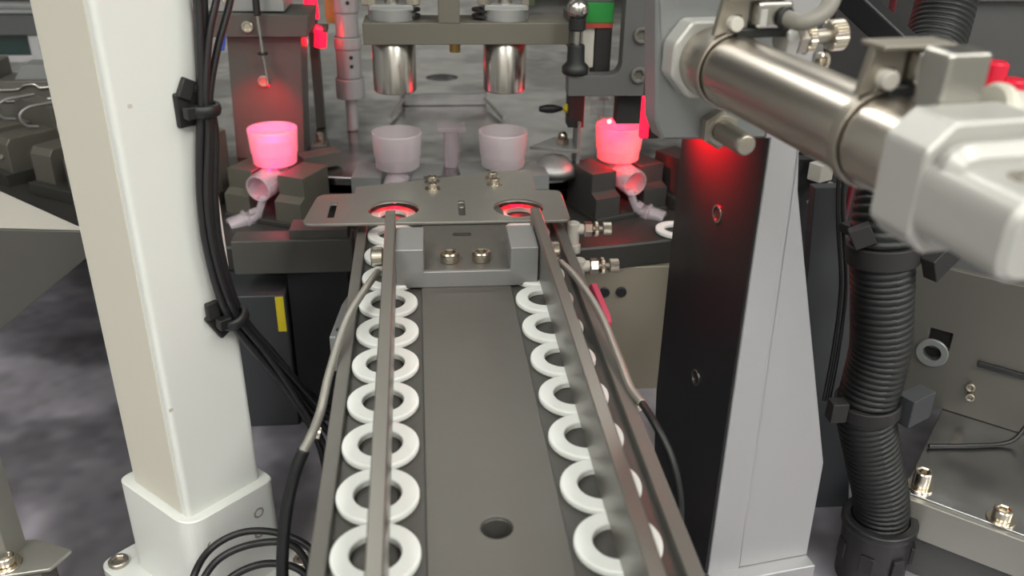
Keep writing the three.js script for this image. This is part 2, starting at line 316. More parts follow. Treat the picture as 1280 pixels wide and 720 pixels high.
// side bits of the conveyor
{
  const t = thing('side_bracket', 'small grey angle bracket bolted to the left side of the conveyor', 'bracket', [-40, 92, -325]);
  part(t, 'bracket', M.aluGrey, [extY(poly([[-36.6, -312], [-43.5, -312], [-41, -340], [-38.8, -350], [-36.6, -352]], 0.6, [hole(-39.8, -318, 1.6), hole(-38.4, -345, 1)]), 97, 100, 0.25), box(-43.5, -36.8, 84, 99.5, -314.5, -311.8, 0.3)]);
  const r = thing('red_bracket', 'flat red plate standing behind the right side of the conveyor', 'plate', [66, 95, -325]);
  part(r, 'plate', M.redLabel, extX(poly([[-340, 84], [-302, 84], [-302, 108.5], [-306, 110], [-336, 109], [-340, 106]], 0.8), 65.6, 68.2));
  part(r, 'foot', M.blackMatte, box(62.6, 68, 80, 84.2, -340, -302));
}
{
  const mt = (s, xs, pts, cab) => {
    const t = thing('air_tube', s === 'left' ? 'bent metal blow tube along the left rail ending in a black hose' : 'bent metal blow tube along the right rail with a black hose end', 'tube', pts[0], { group: 'blow tubes beside the rails' });
    part(t, 'metal_tube', M.greyTube, tube(pts, 1.5, 60)); part(t, 'hose', M.rubber, tube(cab, s === 'left' ? 2 : 1.3, 60), s === 'left' ? 'black hose hanging from the tube end' : 'black hose curving off the tube end');
    part(t, 'retaining_screw', M.nickel, screw(xs, s === 'left' ? [-1, 0.3, 0] : [1, 0.3, 0], 2, 2));
    return t;
  };
  mt('left', [-38.6, 106, -238], [[-24, 121, -327], [-28, 121, -312], [-33.5, 119, -291], [-37.8, 113, -262], [-39, 110, -245], [-40.5, 111, -228], [-42, 110.5, -222]],
    [[-41.8, 110.6, -222.5], [-44, 106, -221], [-48, 92, -219], [-51, 70, -215], [-50, 45, -204], [-47, 12, -190], [-45, -20, -180]]);
  mt('right', [65, 108, -243], [[51, 122, -330], [55, 121.5, -318], [60.5, 119, -292], [62.5, 116, -262], [63.5, 114, -245], [65, 114.4, -236]],
    [[65, 114.3, -236.5], [67, 113, -228], [71, 106, -219], [74, 92, -213], [74, 70, -212], [73, 40, -215], [72, -20, -222]]);
}
// pneumatic fittings right of the plate
{
  const mk = (c, label) => {
    const t = thing('tube_fitting', label, 'fitting', c, { local: true, group: 'white tube fittings beside the cover plate' });
    part(t, 'body', M.whiteGrey, [rod([-1, -6, 0], [-1, 5.5, 0], 3), rod([-1, -10, 0.6], [-1, -5.5, 0], 3.8), rod([-1, 2, 0], [4, 2, 0], 2.6)]);
    part(t, 'nut', M.nickel, prism([4, 2, 0], [8, 2, 0], 6.4, 6, 0.4)); part(t, 'lock_ring', M.nickel, knurl([9, 2, 0], [11, 2, 0], 3.8)); const st = part(t, 'stem', M.nickelDull, rod([7.5, 2, 0], [14, 2, 0], 1.4)); part(st, 'knob', M.nickelDull, knurl([13, 2, 0], [17.5, 2, 0], 3.2));
    return t;
  };
  const a = mk([66.5, 110.5, -388], 'white elbow fitting with nickel adjusting screw just under the cover plate corner');
  copy(a, [65.4, 103, -362], 'white elbow fitting with nickel adjusting screw by the conveyor rail, lower of the two');
}

// ---------------------------------------------------------------- white post
{
  const A = [-133.6, -317.7], B = [-103, -290], C = [-78.3, -314.4], D = [-108.9, -342.1];
  const t = thing('support_post', 'tall white square post standing in a bolted foot at left', 'post', [-106, 0, -316]);
  part(t, 'post', M.white, extY(poly([A, B, C, D], [4, 2.2, 3, 3]), 24, 420, 0.2));
  // cream cover strip let into the left face
  const e = [B[0] - A[0], B[1] - A[1]], l = Math.hypot(...e), n = [-e[1] / l, e[0] / l], at = (s, d) => [A[0] + e[0] * s + n[0] * d, A[1] + e[1] * s + n[1] * d];
  part(t, 'cover_strip', M.cream, extY(poly([at(0.09, 0.35), at(0.9, 0.35), at(0.9, -1), at(0.09, -1)], 0.2), 30.4, 419, 0.1));
  const cen = [(A[0] + C[0]) / 2, (A[1] + C[1]) / 2], grow = (f) => [A, B, C, D].map((p) => [cen[0] + (p[0] - cen[0]) * f, cen[1] + (p[1] - cen[1]) * f]);
  const col = part(t, 'collar', M.white, extY(poly(grow(1.22), [5, 9, 5, 5]), -18.5, 30, 0.5));
  const fp = part(t, 'foot_plate', M.white, extY(poly(grow(1.85), 7), -24, -18, 0.6));
  const dr = [0.703, 0, 0.711];
  for (const [x, y, z] of [[-79.8, 17, -307.4], [-96.2, 15, -291.5], [-80.5, 4 + 2.5, -306.6]]) part(col, 'socket_screw', M.nickelDull, screw([x - dr[0] * 0.8, y, z - dr[2] * 0.8], dr, 2.7, 1.6));
  const g2 = grow(1.5);
  for (const p of [g2[0], g2[1], g2[2]]) part(fp, 'base_screw', M.nickelDull, screw([p[0], -18, p[1]], [0, 1, 0], 4.4, 2.4));
  for (const [s, y] of [[0.62, 199], [0.05, 131]]) part(t, 'scuff_mark', M.whiteGrey, cbox([B[0] + (C[0] - B[0]) * (s === 0.62 ? 0.18 : 0.03), y === 199 ? 198 : 82, B[1] + (C[1] - B[1]) * (s === 0.62 ? 0.18 : 0.03)], 1.6, 1.4, 0.08, Math.PI / 4, 0, 0, 0));
}
// black cables on the post
{
  const C = [
    [1.6, [[-76.3, 260, -310.8], [-76.3, 231.5, -310.8], [-77.7, 213.7, -309.4], [-78.8, 197.8, -308.3], [-79.2, 186.7, -307.9], [-82, 161.2, -305.1], [-82.1, 139.4, -305], [-78.9, 114.3, -308.2], [-70.7, 91.4, -316.3], [-58.5, 57.8, -328.3], [-50, 25, -345], [-46, -22, -366]], 'straight leftmost of the black cables running down the white post'],
    [1.3, [[-62, 258, -324], [-66.7, 230.5, -318.9], [-72.5, 213, -313.1], [-76.4, 197.5, -309.3], [-77.2, 186.5, -308.5], [-80.4, 161.1, -305.3], [-80.5, 139.2, -305.2], [-77.3, 113.4, -308.4], [-69.1, 91.3, -316.5], [-56.3, 60.5, -329.1], [-46, 28, -346], [-40, -22, -368]], 'black cable leaning away to the right above the upper clip on the white post'],
    [1.3, [[-66, 258, -317], [-70, 231.3, -312.7], [-73.5, 219, -309.3], [-76.9, 198.4, -305.9], [-77.5, 187.4, -305.4], [-80.5, 162.2, -302.4], [-80.6, 140.5, -302.3], [-77.4, 115.3, -305.5], [-69.4, 92.8, -313.3], [-58.6, 57.9, -324], [-53, 26, -338], [-51, -22, -356]], 'front black cable curving over the upper clip on the white post'],
    [1.6, [[-74.8, 260, -312.2], [-74.8, 231.3, -312.2], [-76.2, 213.4, -310.9], [-77.3, 197.4, -309.7], [-76.6, 185.9, -310.5], [-79.4, 160.2, -307.7], [-79.7, 139.8, -307.4], [-76.5, 113, -310.5], [-68, 89.8, -318.9], [-57.5, 63.3, -329.4], [-44, 30, -352], [-34, -22, -372]], 'rear black cable straight down beside the white post edge'],
    [1.5, [[-75.6, 260, -309.2], [-75.6, 231, -309.2], [-77, 213, -307.5], [-78.4, 197, -306.6], [-80.2, 186, -304.9], [-83, 161, -303], [-83, 140, -302.6], [-80, 114.8, -305], [-72.4, 92, -312.5], [-62, 64, -322], [-56, 28, -338], [-56, -22, -354]], 'black cable in front of the rear ones on the white post'],
  ];
  for (const [r, pts, label] of C) single('black_cable', label, 'cable', pts[0], M.black, tube(pts, r, 90, 8), { group: 'black cables tied to the post' });
  const clip = (c, label, tilt) => {
    const t = thing('cable_clip', label, 'clip', c, { group: 'cable clips on the post' });
    const q = -Math.PI / 4 + 0.02;
    part(t, 'base', M.blackMatte, [turned(box(-8, 3, -6, 6, -2.5, -0.2, 0.8), [c[0] - 2.2, c[1], c[2] - 2.2], -q, 0, tilt), turned(box(-9, -4, 1, 8, -1.5, 1, 0.5), [c[0] - 2.2, c[1], c[2] - 2.2], -q, 0, tilt - 0.5)]);
    part(t, 'tie', M.rubber, [along(new THREE.TorusGeometry(4.6, 1.3, 8, 24).rotateX(Math.PI / 2).scale(1, 1.8, 1), c, [Math.sin(-tilt) * 0.7, 1, -Math.sin(-tilt) * 0.6]), cbox([c[0] - 3, c[1], c[2] + 4], 5, 4.4, 4, 0.7)]);
    return t;
  };
  clip([-78.4, 193.5, -307], 'black cable tie clip high on the white post', 0);
  clip([-78, 112.6, -306.6], 'black cable tie clip low on the white post', 0.5);
  single('wire_ferrule', 'small blue and clear wire sleeve among the black cables', 'sleeve', [-73, 213, -318], M.blue, rod([-71.5, 217, -318], [-72.6, 211.5, -317.4], 1.4));
  // coil of cable by the foot
  const loops = [[[-106, -20, -260], [-99, 16, -268], [-94, 21, -281], [-82, 24, -287], [-66, 22, -287], [-52, 14, -282], [-44, -20, -262]], [[-103, -21, -256], [-96, 14, -266], [-90, 20, -276], [-76, 23, -281], [-60, 20, -281], [-48, -20, -266]], [[-99, -21, -254], [-92, 9, -264], [-84, 15, -272], [-70, 17, -276], [-56, 12, -274], [-46, -21, -258]], [[-86, -21, -254], [-76, 7, -264], [-62, 11, -270], [-52, 8, -268], [-42, -21, -250]]];
  const nm = ['topmost', 'second from the top', 'third from the top', 'lowest'];
  loops.forEach((l, i) => single('cable_loop', `black cable loop by the white post foot, ${nm[i]} of the coil`, 'cable', l[0], M.black, tube(l, 1.5, 60, 8), { group: 'cable loops at the post foot' }));
}

// ---------------------------------------------------------------- left foreground sheet metal
{
  const t = thing('sheet_bracket', 'bent stainless sheet bracket screwed down at the lower left', 'bracket', [-190, 0, -300]);
  part(t, 'upright', M.plate, extY(poly([[-178.5, -308], [-181, -297], [-190, -289], [-215, -285], [-215, -286.5], [-190.5, -290.5], [-182.4, -298], [-180, -308.3]], 0.4), 5, 80, 0.2));
  part(t, 'foot', M.plate, extY(poly([[-215, -284], [-163, -292], [-158, -303], [-176, -311], [-215, -306]], 1), 3.5, 5.2, 0.3));
  part(t, 'stack_block', M.anodisedDark, box(-214, -166, -24, 3.5, -303, -288));
  part(t, 'socket_screw', M.nickel, [...screw([-181.5, 6.3, -295.5], [0, 1, 0], 3.6, 4), washerRing([-181.5, 5.2, -295.5], [0, 1, 0], 6)]);
}
{
  const t = thing('sheet_chute', 'grey sheet metal chute with a pale lit floor left of the post', 'chute', [-200, 66, -390]);
  part(t, 'front_wall', M.anodisedDark, extZ(poly([[-300, 127], [-150, 119], [-150, 113], [-210, 66], [-300, 10]], 0.5), -382, -380, 0.2));
  part(t, 'floor', M.whiteGrey, extY(poly([[-300, -382], [-153, -382], [-163, -389], [-216, -437], [-300, -512]], 0.5), 117.5, 119, 0.2));
  part(t, 'leg', M.anodisedDark, box(-290, -270, -24, 118, -400, -383));
}
// ---------------------------------------------------------------- dial with fixtures and cups
const DX = 15, DZ = -940;
{
  const t = thing('dial_plate', 'wide black indexing dial ring with a polished steel centre disc', 'dial', [DX, 60, DZ]);
  part(t, 'ring', M.ringDark, lathe([[400, 0], [494, 0], [495, 1], [495, 1], [495, 14], [495, 14], [494, 15], [494, 15], [400, 15], [400, 0]], [DX, 60, DZ], [0, 1, 0], 200));
  part(t, 'centre_disc', M.mirror, lathe([[0, 0], [0.1, 19], [423.4, 19], [423.4, 19], [424, 18.4], [424, 18.4], [424, 14], [424, 14], [400, 13.8], [400, 0], [0, 0]], [DX, 75.2, DZ], [0, 1, 0], 200));
  part(t, 'column', M.slate, rod([DX, -24, DZ], [DX, 60, DZ], 330, 1, 80));
}
function jaws(t, m) {                                                                     // local frame: +z outward, cup above the origin
  for (const s of [-1, 1]) {
    const x0 = s * 8.8, x1 = s * 26;
    part(t, 'jaw', m, [extX(poly([[-15, 0], [18, 0], [18, 12], [12.5, 14.5], [12.5, 26], [-15, 26]], 0), Math.min(x0, x1), Math.max(x0, x1), 0.35)]);
  }
  part(t, 'mount', M.ringDark, box(-26, 26, -5, -2, -17, 20));
}
function cupParts(t) {                                                                     // local frame: rim up, port outward along +z
  part(t, 'cup', M.cup, lathe([[0.01, 0], [12, 0], [12.7, 0.6], [13, 6], [13.1, 6.3], [13.5, 6.8], [14.4, 20], [14.4, 21], [13.7, 21], [12.8, 7.4], [12.1, 2], [0.01, 1.4]], [0, 0, 0], [0, 1, 0], 48));
  part(t, 'inner_wall', M.cup, ring([0, 2, 0], [0, 1, 0], 9.6, 10.2, 12, 0.1, 32));
  part(t, 'side_port', M.clear, [lathe([[8.2, 0], [8.2, 15], [7.9, 15.4], [7.2, 15.4], [6.9, 15], [6.9, 0.8], [0.01, 0.4], [0.01, 0], [8.2, 0]], [0, -8.6, 5], [0, -0.1, 1], 36)]);
  part(t, 'neck', M.clear, lathe([[8, 0], [6, 2.2], [6, 6]], [0, -6, 0], [0, 1, 0], 24));
}
function tailParts(t, s) {                                                                 // tethered luer cap hanging under the port; s = side
  const te = part(t, 'tether', M.clear, tube([[0, -16, 15], [s * 1.5, -22, 18], [s * 5, -28, 20], [s * 11, -30, 22]], 2.4, 24));
  const d = [s * 0.72, -0.2, 0.66];
  part(te, 'luer_cap', M.clear, [lathe([[0.01, 0], [4.4, 0], [4.6, 4], [6.2, 4.4], [6.2, 6], [5, 6.4], [5.2, 15], [4.4, 15.6], [4, 15], [4, 6], [0.01, 5.8]], [s * 9, -29, 18], d, 28), cbox([s * 13, -33, 22], 9, 3.4, 7, 0.4, 0.3, 0, 0.6), cbox([s * 6, -27, 19], 5, 8, 4, 0.7, 0.4, 0.4, 0.6)]);
}
const stations = [
  ['outerL', -94, -514, -0.44], ['midL', -21.5, -503, -0.09], ['midR', 40.6, -503, 0.06], ['outerR', 112, -513, 0.4],
];
for (const [k, x, z, ry] of stations) {
  const w = { outerL: 'dark olive two-jaw fixture under the pink-lit cup at left', midL: 'grey two-jaw fixture under the clear cup left of centre', midR: 'grey two-jaw fixture under the clear cup right of centre', outerR: 'two-jaw fixture with shade put into its colour under the red-lit cup at right' }[k];
  const t = thing('cup_fixture', w, 'fixture', [x, 80, z], { ry, local: true, group: 'fixtures around the dial' });
  const mm = k === 'outerL' ? M.olive : k === 'outerR' ? M.jaw : M.aluGrey;
  const sub = t; jaws(sub, mm); for (const c of sub.children) if (c.name === 'jaw') { c.position.y = -2 * MM; } 
}
{
  const lab = { outerL: 'frosted plastic cup glowing pink above the left fixture', midL: 'frosted clear cup behind the cover plate, left of the middle pair', midR: 'frosted clear cup behind the cover plate, right of the middle pair', outerR: 'frosted plastic cup glowing bright red at the right fixture' };
  for (const [k, x, z, ry] of stations) {
    const t = thing('plastic_cup', lab[k], 'cup', [x, 107, z], { ry, local: true, group: 'plastic cups on the dial' });
    cupParts(t);
    if (k === 'outerL') redLamp([x, 116, z], 0.006, 0, 0xff1260); if (k === 'outerL') tailParts(t, -0.72); if (k === 'outerR') tailParts(t, 0.75);  // bare red light added inside the left cup for its pink glow
  }
}
// further fixtures round the dial
{
  const proto = thing('dial_fixture', '', 'fixture', [0, 0, 0], { local: true, group: 'empty fixtures on the dial' });
  for (const s of [-1, 1]) part(proto, 'jaw', M.olive, extX(poly([[-14, 0], [19, 0], [19, 26], [16, 30], [-14, 30]], 0.4), s < 0 ? -24 : 6, s < 0 ? -6 : 24, 0.4));
  part(proto, 'back_block', M.olive, extX(poly([[-26, 0], [-14.3, 0], [-14.3, 44], [-26, 44]], 0.6), -24, 24, 0.4));
  part(proto, 'mount', M.ringDark, box(-25, 25, -0.2, 8, -26, 24));
  for (const x of [-15, 15]) part(proto, 'spring_clip', M.satin, tube([[x, 31, -8], [x, 34, 0], [x, 41, 2], [x, 44.8, -4], [x, 45, -14], [x, 45, -24]], 0.9, 30, 6));
  part(proto, 'socket_screw', M.nickelDull, screw([15, 17, 19], [0, 0, 1], 2, 1.2));
  const A = [[-23, 'dark fixture with stepped jaws on the dial, half hidden by the white post'], [-32, 'dark fixture with stepped jaws beyond the chute at the left edge'], [-41, 'farthest dark fixture on the dial at the left edge']];
  A.forEach(([d, l], i) => {
    const a = d * Math.PI / 180, p = [DX + 447 * Math.sin(a), 75.2, DZ + 447 * Math.cos(a)];
    if (!i) { proto.position.set(...p.map((v) => v * MM)); proto.rotation.y = a; proto.userData.label = l; } else copy(proto, p, l, { ry: a });
  });
  const t = thing('clip_block', 'stepped grey block with two bent spring clips left of the post', 'block', [-285, 94, -650]);
  part(t, 'body', M.anodised, [box(-302, -258, 94.3, 127, -668, -640, 0.6), box(-330, -303, 94.3, 138, -672, -650, 0.6)]); part(t, 'top_cap', M.aluGrey, extZ(poly([[-290, 127], [-258, 127], [-258, 137], [-284, 137]], 0.5), -664, -644));
  for (const y of [114, 122]) part(t, 'spring_clip', M.chrome, tube([[-300, y - 1, -639.4], [-286, y, -638.8], [-282, y + 2.6, -638.6], [-274, y + 2.6, -638.6], [-273, y + 1, -638.6], [-266, y + 1, -639.2]], 0.9, 40, 6));
  const g = thing('guide_block', 'low grey block with ribs at the far left edge of the dial', 'block', [-330, 94, -610]);
  part(g, 'body', M.anodisedDark, box(-360, -300, 75.2, 100, -628, -604)); for (const y of [92, 97]) part(g, 'rib', M.satin, box(-358, -299, y, y + 2.4, -604, -602, 0.4));
}
{
  const t = thing('jaw_block', 'jaw block with shade put into its dark colour and a pinkish lit top beside the upright, right of the red cup', 'block', [154, 75, -521], { local: true, ry: 0.55 });
  part(t, 'jaw', M.jaw, extX(poly([[-14, 0.2], [16, 0.2], [16, 14], [13, 16], [13, 32], [-14, 32]], 0), -9, 9, 0.35)); part(t, 'mount', M.ringDark, box(-14, 12, 0, 8, -18, 12));
}
// under the dial
{
  const t = thing('motor_column', 'dark slate column with a yellow label below the dial', 'motor', [-108, 0, -445]);
  const mc = part(t, 'column', M.slate, box(-128, -81.5, -24, 59.8, -470, -431, 1)); part(mc, 'label', M.yellow, box(-87, -82.6, 38, 60 - 1, -431.2, -430.7, 0), 'yellow warning label');
  const b = thing('support_beam', 'grey cross beam under the cover plate at left', 'beam', [-70, 0, -438]);
  part(b, 'beam', M.anodisedDark, [box(-106, -44, 73, 91.9, -444, -430, 0.6), box(-76, -46, 90, 97, -447, -432, 0.4)]);
  part(b, 'leg', M.blackPlate, box(-80, -48, -24, 73.5, -446, -434));
  const p = thing('panel_plate', 'beige metal panel below the dial right of the conveyor', 'panel', [100, 0, -457]);
  part(p, 'panel', M.beige, box(52, 148, -24, 59.8, -462, -456, 0.5));
  for (const x of [97, 107]) part(p, 'hole_plug', M.black, rod([x, 44, -456.4], [x, 44, -454.6], 3.2));
}

// ---------------------------------------------------------------- right upright with air cylinder (local frame u, y, w)
const RY = 9.5 * Math.PI / 180, RP = [107, 0, -264];
const loc = { local: true, ry: RY };
const W = (u, y, w) => [RP[0] + u * Math.cos(RY) + w * Math.sin(RY), y, RP[2] - u * Math.sin(RY) + w * Math.cos(RY)];
{
  const t = thing('aluminium_upright', 'milled aluminium upright with a triangular gusset and dark side face', 'bracket', RP, loc);
  part(t, 'gusset', M.aluminium, extZ(poly([[14.5, 200], [10, 190.5], [12.6, 175], [44.5, 58.3], [45.7, 12], [14.3, 12], [10.5, 163]], 0.3).clone ? poly([[10.2, 191.4], [12.6, 175], [44.5, 58.3], [45.7, 10.6], [14.4, 10.6], [8, 150]], 0.2) : null, -14, -0.4, 0.25));
  part(t, 'plate', M.aluminium, extZ(poly([[0, 6], [14.3, 6], [9.6, 150], [9.9, 246], [-2.4, 246], [-2.4, 194], [-0.6, 194]], 0.2), -13, 0, 0.3));
  part(t, 'side_plate', M.blackPlate, extX(poly([[-14.5, -23.8], [-14.5, 10.6], [-0.8, 10.6], [-0.8, 193.5], [-14.6, 193.5], [-14.6, 240], [-62, 240], [-62, 60], [-50, -23.8]], 0), -1.2, 8, 0.25), 'dark side plate');
  part(t, 'base_plate', M.aluminium, [box(0, 46, -24, 10.4, -40, 6, 0.6)]);
  for (const [y, w] of [[158, -27], [88, -28]]) part(t, 'screw_recess', M.chrome, ring([-1.1, y, w], [-1, 0, 0], 2.6, 3.4, 0.5, 0.1));
}
{
  const t = thing('mounting_plate', 'grey aluminium mounting plate carrying the air cylinder and a hex bolt', 'plate', RP, loc);
  part(t, 'plate', M.aluGrey, extZ(poly([[-44.4, 246], [-40.4, 201.5], [-37.6, 195.6], [-2.6, 194], [-2.6, 246]], 0.3), -9.5, 0, 0.8));
  const hn = part(t, 'hex_nut', M.nickelDull, [prism([-20.4, 198.8, 0], [-20.4, 198.8, 4.4], 10.6, 6, 0.6), ring([-20.4, 198.8, 0], [0, 0, 1], 3.4, 4.9, 5, 0.4)]);
  part(hn, 'hex_bolt', M.nickelDull, lathe([[0, 0], [3.1, 0], ...Array.from({ length: 24 }, (_, i) => [i % 2 ? 3.1 : 3.35, 1 + i * 0.75]), [3.2, 19.6], [2.3, 20.2], [0.1, 20.2]], [-20.4, 198.8, 0], [0, 0, 1], 24));
}
const cx = -28.4, cy = 220.7;
{
  const t = thing('air_cylinder', 'round stainless air cylinder pointing out to a big pale end cap at right', 'cylinder', RP, loc);
  part(t, 'flange_nut', M.castGrey, extZ(poly([[cx - 12, cy + 5], [cx - 7, cy + 11.4], [cx + 6, cy + 11.4], [cx + 11, cy + 5], [cx + 11, cy - 5], [cx + 5, cy - 10.6], [cx - 6, cy - 10.6], [cx - 12, cy - 4]], 1.5), 0.1, 8, 0.6));
  part(t, 'tube', M.steelTube, lathe([[0, 0], [9.9, 0], [9.9, 0.6], [9.7, 1], [9.7, 95.5], [9.2, 96], [0, 96]], [cx, cy, 8], [0, 0, 1], 64));
  part(t, 'end_cap', M.castGrey, extZ(poly([[cx - 12, cy + 7], [cx - 7, cy + 12], [cx + 12, cy + 12], [cx + 14, cy + 10], [cx + 14, cy - 10], [cx + 10, cy - 13], [cx - 8, cy - 13], [cx - 12, cy - 9]], 1), 103.8, 116, 0.6));
  const pb = part(t, 'port_boss', M.castGrey, [extZ(poly([[cx - 12, cy + 5.5], [cx + 15, cy + 5.5], [cx + 15, cy - 9], [cx - 12, cy - 9]], 5), 115, 138, 1.2), extZ(poly([[cx - 10.5, cy + 9], [cx + 13, cy + 9], [cx + 13, cy - 11], [cx - 10.5, cy - 11]], 6), 115, 121, 2)]);
  part(pb, 'port_plug', M.nickelDull, ring([cx - 1, cy + 4.9, 128], [0, 1, 0], 1.4, 3.2, 1, 0.2));
}
// cylinder switch (two of them)
{
  const t = thing('cylinder_switch', 'cylinder position switch strapped to the air cylinder near the mounting plate', 'sensor', W(cx, cy, 20), { ...loc, group: 'switches on the air cylinder' });
  part(t, 'strap', M.nickelDull, ring([0, 0, -1.5], [0, 0, 1], 10.15, 10.7, 3, 0.1, 48));
  const cp = part(t, 'clamp_plate', M.nickelDull, [extZ(poly([[-6.5, 9.5], [-4.5, 20], [3, 20], [3, 10.6], [1.6, 10.6], [1, 15], [-2, 15], [-2.6, 10.6]], 0.3), -1.5, 0.6, 0.15), box(-5, 12, 19.2, 20.2, -4, 4, 0.3)]);
  part(cp, 'clamp_pin', M.whiteGrey, rod([-1.4, 13, -1], [-1.4, 13, 3.4], 2));
  part(t, 'saddle', M.rubber, box(-1, 15, 9.2, 11.8, -6, 3, 0.6));
  const sb = part(t, 'switch_body', M.chrome, box(3.6, 14.4, 11.6, 19, -7, 4.5, 1.4)); part(sb, 'switch_window', M.castGrey, box(4.4, 6.4, 12.6, 17, 4.3, 4.7, 0.2));
  part(sb, 'cable_gland', M.rubber, rod([11.5, 14.6, 4.2], [11.9, 14.6, 5.6], 3));
  const b = copy(t, W(cx, cy, 86), 'blurred cylinder position switch strapped to the air cylinder by its end cap', { ry: RY });
  b.rotation.z = 0;
  const g = [W(cx + 11.6, cy + 14.6, 24.6), W(cx + 14, cy + 14.4, 30), W(cx + 20, cy + 17, 30), W(cx + 25, cy + 24, 26), W(cx + 29, cy + 40, 22)];
  single('switch_cable', 'pale grey cable leaving the cylinder switch upward', 'cable', g[0], M.greyCable, tube(g, 2.3, 40, 12));
}
{
  const p = W(-11.5, 228.6, 20), d = [Math.cos(RY), 0.06, -Math.sin(RY)], q = (s) => p.map((v, i) => v + d[i] * s);
  const t = thing('flow_valve', 'nickel flow control valve with knurled knobs on the cylinder near the plate', 'valve', p);
  part(t, 'valve_body', M.castGrey, prism(q(-3), q(0.6), 8.6, 6, 0.4)); part(t, 'nut', M.nickelDull, prism(q(0.8), q(4), 7.6, 6, 0.4)); part(t, 'lock_ring', M.nickel, knurl(q(4), q(6.6), 4.5));
  const st = part(t, 'stem', M.nickelDull, rod(q(6), q(13), 2)); part(st, 'knob', M.nickel, knurl(q(12), q(16.4), 4.4));
  const s = W(4, 220.5, 12); part(t, 'bleed_screw', M.nickel, screw(s, [0.6, 0.1, 0.8], 2.8, 2.4));
}
{
  const t = thing('end_fitting', 'white curved push-in fitting on top of the pale end cap at the right edge', 'fitting', W(cx + 13, cy + 10, 108));
  part(t, 'sleeve', M.whiteGrey, rod(W(cx + 16.5, cy + 7.6, 99), W(cx + 40, cy + 3, 102), 5.6, 1, 32)); part(t, 'collar', M.cream, rod(W(cx + 14.6, cy + 8, 98.8), W(cx + 17.5, cy + 7.4, 99.2), 6.4, 0.8, 32));
  const m = thing('port_block', 'chrome block with bright top face on the end cap, behind the white fitting', 'block', W(cx + 1, cy + 16, 100));
  part(m, 'block', M.chrome, turned(box(-5, 5, -6, 6, -4, 4, 1.2), W(cx + 3.5, cy + 15.5, 100), RY));
}
// black corrugated hose and connector
{
  const t = thing('corrugated_hose', 'thick black corrugated hose rising from the connector at lower right', 'hose', [192, 20, -296]);
  part(t, 'hose', M.rubber, corrugated([[196, 2, -294], [194, 18, -295], [186, 42, -296], [178, 66, -296], [178, 82, -296], [178, 96, -296], [174, 122, -297], [171, 150, -301], [184, 182, -322], [204, 206, -350], [211, 226, -360], [212, 262, -362]], 12, 2.7, 0.6));
  const c = thing('hose_connector', 'black slotted hose connector where the corrugated hose meets the table', 'connector', [196, -24, -294]);
  part(c, 'sleeve', M.black, lathe([[12.6, 34], [15.6, 34], [16.2, 33], [16.2, 30], [15, 29.4], [15, 0.3], [14, 0], [12.6, 0], [12.6, 34]], [196, -24, -294], [-0.03, 1, 0], 40));
  for (const a of [-0.7, 0.2, 1.2, -1.6]) part(c, 'rib', M.blackMatte, turned(box(-3, 3, -12, -3, 14.4, 16.2, 0.4), [196, 0, -294], a));
  const k = thing('hose_clamp', 'black plastic clamp holding the corrugated hose under the end cap', 'clamp', [171, 136, -297]);
  part(k, 'band', M.blackMatte, ring([172, 134, -298], [-0.1, 1, -0.1], 12.2, 13.7, 8, 0.4)); part(k, 'ear', M.blackMatte, [cbox([191, 138, -291], 15, 11, 6, 0.5, 0, 0.5), cbox([159, 147, -293], 8, 8, 5, -0.3, 0, 0.5)]);
  const k2 = thing('hose_clamp', 'black plastic clamp with a grey block halfway down the corrugated hose', 'clamp', [178, 64, -296]);
  part(k2, 'band', M.blackMatte, ring([178.4, 66, -296], [-0.1, 1, 0], 12.2, 13.4, 6, 0.4)); part(k2, 'block', M.slate, cbox([196, 70, -292], 15, 13, 8, 0.5)); part(k2, 'ear', M.blackMatte, cbox([162.5, 70, -291], 7, 9, 6));
}
// dark panel and wires behind the upright
{
  single('grey_panel', 'tapered dark grey panel between the aluminium upright and the hose', 'panel', [176, 0, -340], M.slate, extZ(poly([[162, -24], [207, -24], [193, 60], [173, 149], [159.5, 149], [163, 110], [166, 50]], 0.6), -346, -340));
  for (const [dx, l] of [[0, 'thin black wire down the left of the corrugated hose'], [2.2, 'second thin black wire beside the corrugated hose, tied to the first']])
    single('thin_wire', l, 'wire', [152 + dx, 162, -330], M.black, tube([[166 + dx, 186, -338], [165 + dx, 160, -333], [166 + dx, 140, -328], [169 + dx, 112, -320], [167 + dx, 86, -312], [163 + dx, 66, -304]], 0.9, 40, 8), { group: 'thin wires by the hose' });
  single('wire_tie', 'small black tie joining the thin wires to the hose', 'tie', [170, 138, -326], M.blackMatte, cbox([170, 138, -323], 9, 4, 5, 0.4));
  const t = thing('white_connector', 'small white plug block in the gap right of the upright', 'connector', [174, 143, -368]);
  part(t, 'plug', M.whiteGrey, cbox([173, 147.5, -366], 9, 8, 7, 0.5)); part(t, 'arm', M.castGrey, cbox([174, 137, -362], 14, 5, 4, 0.2, 0, 0.7));
  single('connector_bracket', 'dark bracket holding the white plug block', 'bracket', [174, 0, -372], M.blackPlate, box(160, 186, -24, 152, -376, -370));
}
